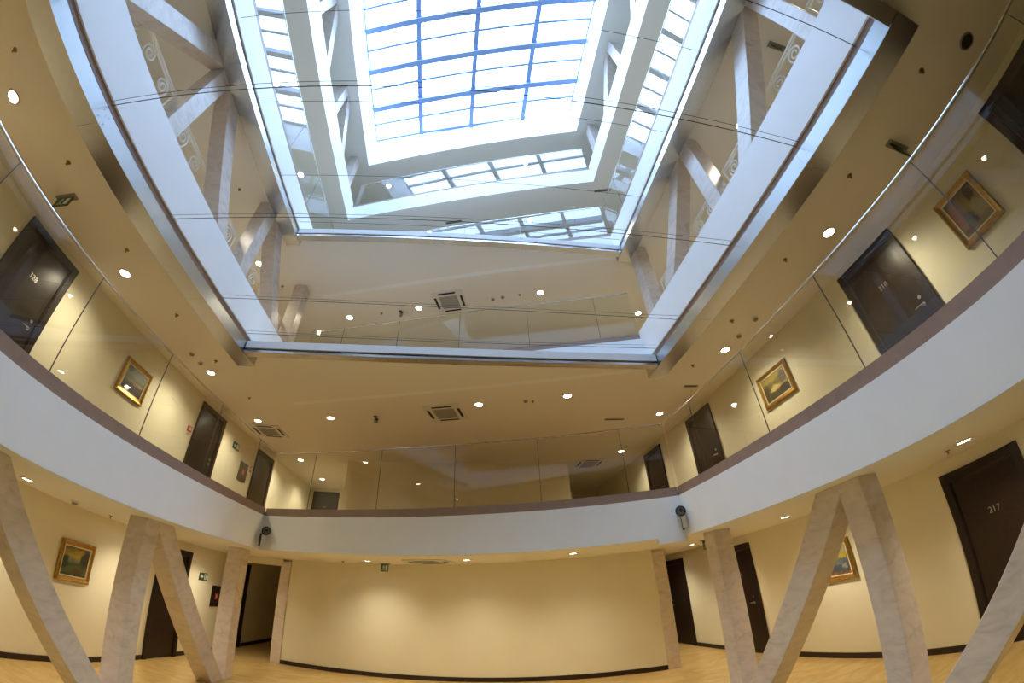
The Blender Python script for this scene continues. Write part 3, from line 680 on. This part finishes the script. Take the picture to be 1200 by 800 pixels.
LIGHTS = {2: [(-5.02, 0.96), (-5.04, 3.85), (-5.0, 6.55), (-5.0, 9.0), (4.84, 5.18), (4.73, 2.2), (4.72, 7.85), (4.70, 9.9), (-1.82, 8.54), (0.14, 7.78), (1.96, 7.12)],
          3: [(-4.98, 0.96), (-4.98, 3.74), (-4.98, 6.53), (-4.97, 8.83), (-3.01, 8.42), (0.36, 7.43), (2.14, 6.97), (4.66, 7.89), (4.69, 2.29), (4.72, 5.12), (-4.92, 11.83), (-4.89, 14.0), (4.68, 10.56), (-4.98, -1.8)],
          4: [(-4.97, 6.55), (-3.13, 8.54), (-1.2, 8.03), (1.87, 7.22), (4.76, 7.81), (-4.97, 3.74), (-4.97, 0.96), (4.72, 5.1), (4.72, 2.3), (4.72, -0.5)],
          5: [(1.83, 7.30), (-4.74, 6.06), (-4.75, 3.5), (-1.2, 8.03), (4.7, 5.4), (4.7, 2.4)],
          6: [(-3.03, 8.46), (-1.1, 7.97), (1.88, 7.16)]}
WHO = {2: ['before the door near the forest painting', 'just before the forest painting', 'between the forest painting and the exit sign', 'in front of the hose panel', 'above the village painting', 'above door 217', 'before the door past the village painting', 'by the door beyond the flat pilaster',
           'next to the small exit sign', 'beside the cassette before the blank wall', 'over the blank wall near the right pilaster'],
       3: ['before door 328', 'between door 328 and the coastal painting', 'just past the coastal painting', 'beside the corner air conditioning cassette', 'between the corner cassette and the bracket camera', 'beside the cassette over the front balustrade',
           'past the lone sprinkler over the front balustrade', 'by the door past the brook painting', 'above door 318', 'above the brook painting', 'by the door beside the grey hose panel', 'before the door closing the left corridor', 'by the far right corner door', 'behind the viewpoint'],
       4: ['behind the front bay of the left scroll railing', 'near the leaning left corner column behind the cross box', 'between bracket camera and cassette behind the cross box', 'past the detectors behind the cross box', 'by the right corner column behind the cross box',
           'behind the middle bay of the left scroll railing', 'behind the nearest bay of the left scroll railing', 'behind the front bay of the right scroll railing', 'behind the middle bay of the right scroll railing', 'behind the nearest bay of the right scroll railing']}
PRE = {2: 'glowing downlight in the low hall ceiling ', 3: 'glowing downlight in the glass gallery ceiling ', 4: 'glowing downlight '}
for k, L in LIGHTS.items():
    for n, (x, y) in enumerate(L):
        lab = PRE[k] + WHO[k][n] if k in WHO else GL[k][0]
        if first[0]: DP.location = (x, y, CEIL[k]); DP['label'] = lab; first[0] = False
        else: c = copy_tree(DP, (x, y, CEIL[k]), None, lab, GL[k][1])
        if k >= 3:
            for ch in c.children:
                if ch.type == 'LIGHT': ch.data = UP['side' if k == 4 and n >= 5 else k]

def sprinkler_proto():
    t = thing('sprinkler', 'x', 'sprinkler', (0, 0, 0), 0, 'x')
    MB().lathe([(0.0, 0.0), (0.034, 0.0), (0.030, -0.008), (0.010, -0.010)], 16).build('rosette', 'brass', t, True)
    MB().cyl((0, 0, -0.012), 'Z', 0.010, -0.020, 10).build('body', 'brass', t)
    MB().tube([(-0.010, 0, -0.014), (-0.012, 0, -0.028), (0, 0, -0.038), (0.012, 0, -0.028), (0.010, 0, -0.014)], 0.003, 6).build('yoke', 'brass', t)
    MB().cyl((0, 0, -0.038), 'Z', 0.016, -0.003, 14).build('deflector', 'brass', t)
    return t
SP = sprinkler_proto(); sfirst = [True]
SPR = {2: [(-5.21, 5.6), (-2.41, 8.94), (4.83, 2.46)],
       3: [(-4.62, 0.48), (-4.64, 1.89), (-4.62, 3.28), (-4.62, 4.69), (-4.61, 6.06), (-4.60, 7.55), (4.31, 0.07), (4.31, 1.45), (4.33, 2.86), (4.31, 4.27), (4.32, 5.67), (1.46, 7.22)],
       4: [(-4.64, 7.33), (-4.63, 4.46), (4.83, 2.09), (-2.22, 8.3), (1.36, 7.33), (4.4, 4.9)]}
SLAB = {2: 'small brass sprinkler head under the low hall ceiling', 3: 'small brass sprinkler head in the glass gallery ceiling', 4: 'small brass sprinkler head in the ceiling above the scroll railings'}
SWHO = {2: ['over the forest painting', 'before the blank front wall', 'before door 217'],
        3: ['before the exit sign of door 328', 'beside the exit sign of door 328', 'above the far jamb of door 328', 'before the coastal painting', 'beside the twin detectors', 'before the corner cassette',
            'before the harbour painting', 'between the harbour painting and door 318', 'just past door 318', 'before the brook painting', 'past the brook painting', 'over the front balustrade'],
        4: ['by the left corner column', 'behind the middle bay of the left scroll railing', 'behind the middle bay of the right scroll railing', 'beside the bracket camera', 'past the detectors', 'behind the front bay of the right scroll railing']}
SPRE = {2: 'small brass sprinkler head in the hall ceiling ', 3: 'small brass sprinkler head in the glass gallery ceiling ', 4: 'small brass sprinkler head '}
for k, L in SPR.items():
    for n, (x, y) in enumerate(L):
        lab = SPRE[k] + SWHO[k][n]
        if sfirst[0]:
            SP.location = (x, y, CEIL[k]); tag(SP, lab, None, 'sprinkler heads'); sfirst[0] = False
        else: copy_tree(SP, (x, y, CEIL[k]), None, lab, 'sprinkler heads')

def detector(x, y, z, label, dark=False, r=0.055):
    t = thing('ceiling_detector', label, 'detector', (x, y, z), 0, 'ceiling detectors')
    m = 'dark_metal' if dark else 'white_plastic'
    MB().lathe([(0.0, 0.0), (r, 0.0), (r, -0.014), (r*0.86, -0.02), (r*0.8, -0.02)], 24).build('base', m, t, True)
    MB().lathe([(r*0.8, -0.02), (r*0.72, -0.042), (r*0.4, -0.05), (0.0, -0.05)], 24).build('chamber', 'grey_plastic', t, True)
detector(-4.99, 5.83, CEIL[3], 'pale ceiling detector above the coastal painting, nearer door 328')
detector(-5.00, 6.15, CEIL[3], 'pale ceiling detector above the coastal painting, farther from door 328')
detector(4.72, 4.17, CEIL[3], 'pale ceiling detector above the wall between door 318 and brook painting')
detector(4.71, 4.66, CEIL[3], 'pale ceiling detector directly above the brook painting')
detector(1.31, 7.19, CEIL[3], 'pale ceiling detector beside the sprinkler over the front balustrade')
detector(0.70, 7.54, CEIL[4], 'pale detector beside the upper air conditioning cassette')
detector(0.94, 7.45, CEIL[4], 'square edged detector near the upper air conditioning cassette')
detector(-5.12, 4.76, CEIL[2], 'pale detector in the low ceiling over the forest painting')
t = thing('ceiling_speaker', 'dark round ceiling speaker beyond the harbour painting', 'speaker', (4.70, -0.48+0.0, CEIL[3]))
MB().lathe([(0.085, 0.0), (0.11, 0.0), (0.108, -0.008), (0.088, -0.010)], 28).build('rim', 'grey_plastic', t, True)
MB().cyl((0, 0, -0.006), 'Z', 0.088, 0.004, 28).build('grille', 'dark_metal', t)

def cassette(x, y, z, label, rz, s=0.80):
    t = thing('air_conditioner_cassette', label, 'air conditioner', (x, y, z), rz, 'ceiling air conditioning cassettes')
    h = s/2
    bevel(MB().box(-h, h, -h, h, -0.028, 0.0).build('panel', 'white_plastic', t), 0.01)
    g = h*0.58
    MB().box(-g, g, -g, g, -0.036, -0.028).build('grille_frame', 'grille_grey', t)
    for j in range(9):
        yy = -g+0.03 + j*(2*g-0.06)/8
        MB().box(-g+0.02, g-0.02, yy-0.006, yy+0.006, -0.044, -0.036).build('grille_slat', 'grey_plastic', t)
    for a in range(4):
        m = MB(); c, q = math.cos(a*PI/2), math.sin(a*PI/2)
        p = [(-g*0.92, h*0.76), (g*0.92, h*0.76), (g*0.92, h*0.90), (-g*0.92, h*0.90)]
        p = [(u*c-w*q, u*q+w*c) for u, w in p]
        m.prism(p, -0.032, -0.027); m.build('air_slot', 'black_gap', t)
SA = math.atan(SL)
cassette(-0.34, 7.87, CEIL[3], 'ceiling air conditioning cassette above the front glass balustrade', SA)
cassette(-4.93, 9.45, CEIL[3], 'ceiling air conditioning cassette at the left gallery corner', 0)
cassette(-0.38, 7.71, CEIL[4], 'ceiling air conditioning cassette behind the lower cross curtain box', SA)
cassette(-0.55, 8.10, CEIL[2], 'ceiling air conditioning cassette before the blank front wall', SA)
cassette(4.0, 11.6, CEIL[3], 'ceiling air conditioning cassette near the far right gallery door', 0)
def slot_vent(x, y, z, label, rz=0.0, L=0.46):
    t = thing('slot_vent', label, 'vent', (x, y, z), rz, 'slot vents in the ceilings')
    MB().box(-L/2-0.02, L/2+0.02, -0.045, 0.045, -0.008, 0).build('frame', 'grille_grey', t)
    for q in (-0.016, 0.016): MB().box(-L/2, L/2, q-0.009, q+0.009, -0.011, -0.008).build('slot', 'black_gap', t)
slot_vent(3.60, 8.17, CEIL[3], 'slot vent in the ceiling over the front right corner')
slot_vent(4.74, 6.50, CEIL[3], 'slot vent in the ceiling over the right gallery', L=0.30)
slot_vent(-0.45, 7.56, CEIL[5], 'slot vent in the grey ceiling behind the upper cross box', SA)
slot_vent(3.75, 6.0, CEIL[5], 'slot vent in the grey ceiling at the right corner', SA)

# ------------------------------------------------------------------ surveillance cameras
def bullet_camera(loc, rz, label, side):
    t = thing('bullet_camera', label, 'camera', loc, rz)
    MB().cyl((0, -0.08, 0), 'Y', 0.060, 0.17, 24).build('housing', 'white_plastic', t, True)
    r = MB().lathe([(0.048, 0), (0.066, 0), (0.066, 0.018), (0.048, 0.018)], 24).build('front_ring', 'black_gap', t, True)
    r.rotation_euler = (PI/2, 0, 0); r.location = (0, -0.08, 0)
    MB().cyl((0, -0.086, 0), 'Y', 0.052, 0.006, 24).build('front_glass', 'lens_grey', t)
    MB().cyl((0.006, -0.089, 0.006), 'Y', 0.020, 0.004, 16).build('lens', 'black_gap', t)
    MB().box(-0.03+side*0.02, 0.03+side*0.02, -0.02, 0.04, -0.20, -0.05).build('bracket_arm', 'white_plastic', t)
    MB().box(-0.05+side*0.03, -0.02+side*0.03, 0.03, 0.075, -0.22, -0.03).build('mount_plate', 'dark_metal', t)
    t.scale = (1.2, 1.2, 1.2)
bullet_camera((-3.50, 7.46, 2.60), 0.44, 'white bullet camera at the left end of the front slab edge', -1)
bullet_camera((3.30, 5.62, 2.63), -0.526, 'white bullet camera at the right end of the front slab edge', 1)
def bracket_camera(x, y, z, label):
    t = thing('bracket_camera', label, 'camera', (x, y, z), 0.3)
    MB().cyl((0, 0, 0), 'Z', 0.045, -0.015, 16).build('ceiling_plate', 'dark_metal', t)
    MB().tube([(0, 0, -0.015), (0.01, 0, -0.06), (0.03, -0.01, -0.08)], 0.012, 8).build('arm', 'dark_metal', t)
    MB().box(-0.01, 0.07, -0.08, 0.07, -0.13, -0.07).build('body', 'grey_plastic', t)
    MB().cyl((0.03, -0.08, -0.10), 'Y', 0.024, -0.02, 14).build('lens', 'black_gap', t)
bracket_camera(-1.92, 8.21, CEIL[3], 'small dark bracket camera under the ceiling above the front glass balustrade')
bracket_camera(-1.70, 8.19, CEIL[4], 'small dark bracket camera behind the lower cross curtain box')

# ------------------------------------------------------------------ tension cables across the void
def cable(A, B, sag, label, r=0.0045):
    P = [Vector(A).lerp(Vector(B), q/24) - Vector((0, 0, sag*4*(q/24)*(1-q/24))) for q in range(25)]
    o = MB().tube(P, r, 6).build('cable', 'cable_steel', origin=tuple(A)); tag(o, label, 'cable', 'thin steel cables across the void')
ORD = ('first', 'second', 'third', 'fourth', 'fifth')
for j, (yl, yr, z) in enumerate(((0.2, 0.18, 5.32), (1.35, 1.32, 5.325), (2.85, 2.81, 5.36), (4.35, 4.43, 5.38), (5.28, 5.30, 5.40))):
    cable((XL+0.02, yl, z), (XR-0.02, yr, z), 0.02, 'thin steel cable between the lower curtain boxes, %s from the near cross box' % ORD[j])
    if j: cable((XL+0.02, yl-0.035, z+0.03), (XR-0.02, yr-0.045, z+0.04), 0.045, 'finer companion of the %s cable between the lower curtain boxes' % ORD[j], 0.0026)
for j, (yl, yr, z) in enumerate(((1.36, 1.30, 8.42), (2.78, 2.80, 8.46), (4.17, 4.16, 8.32), (5.40, 5.42, 8.43))):
    cable((XL+0.02, yl, z), (XR-0.02, yr, z), 0.02, 'thin steel cable between the upper curtain boxes, %s from the near cross box' % ORD[j])
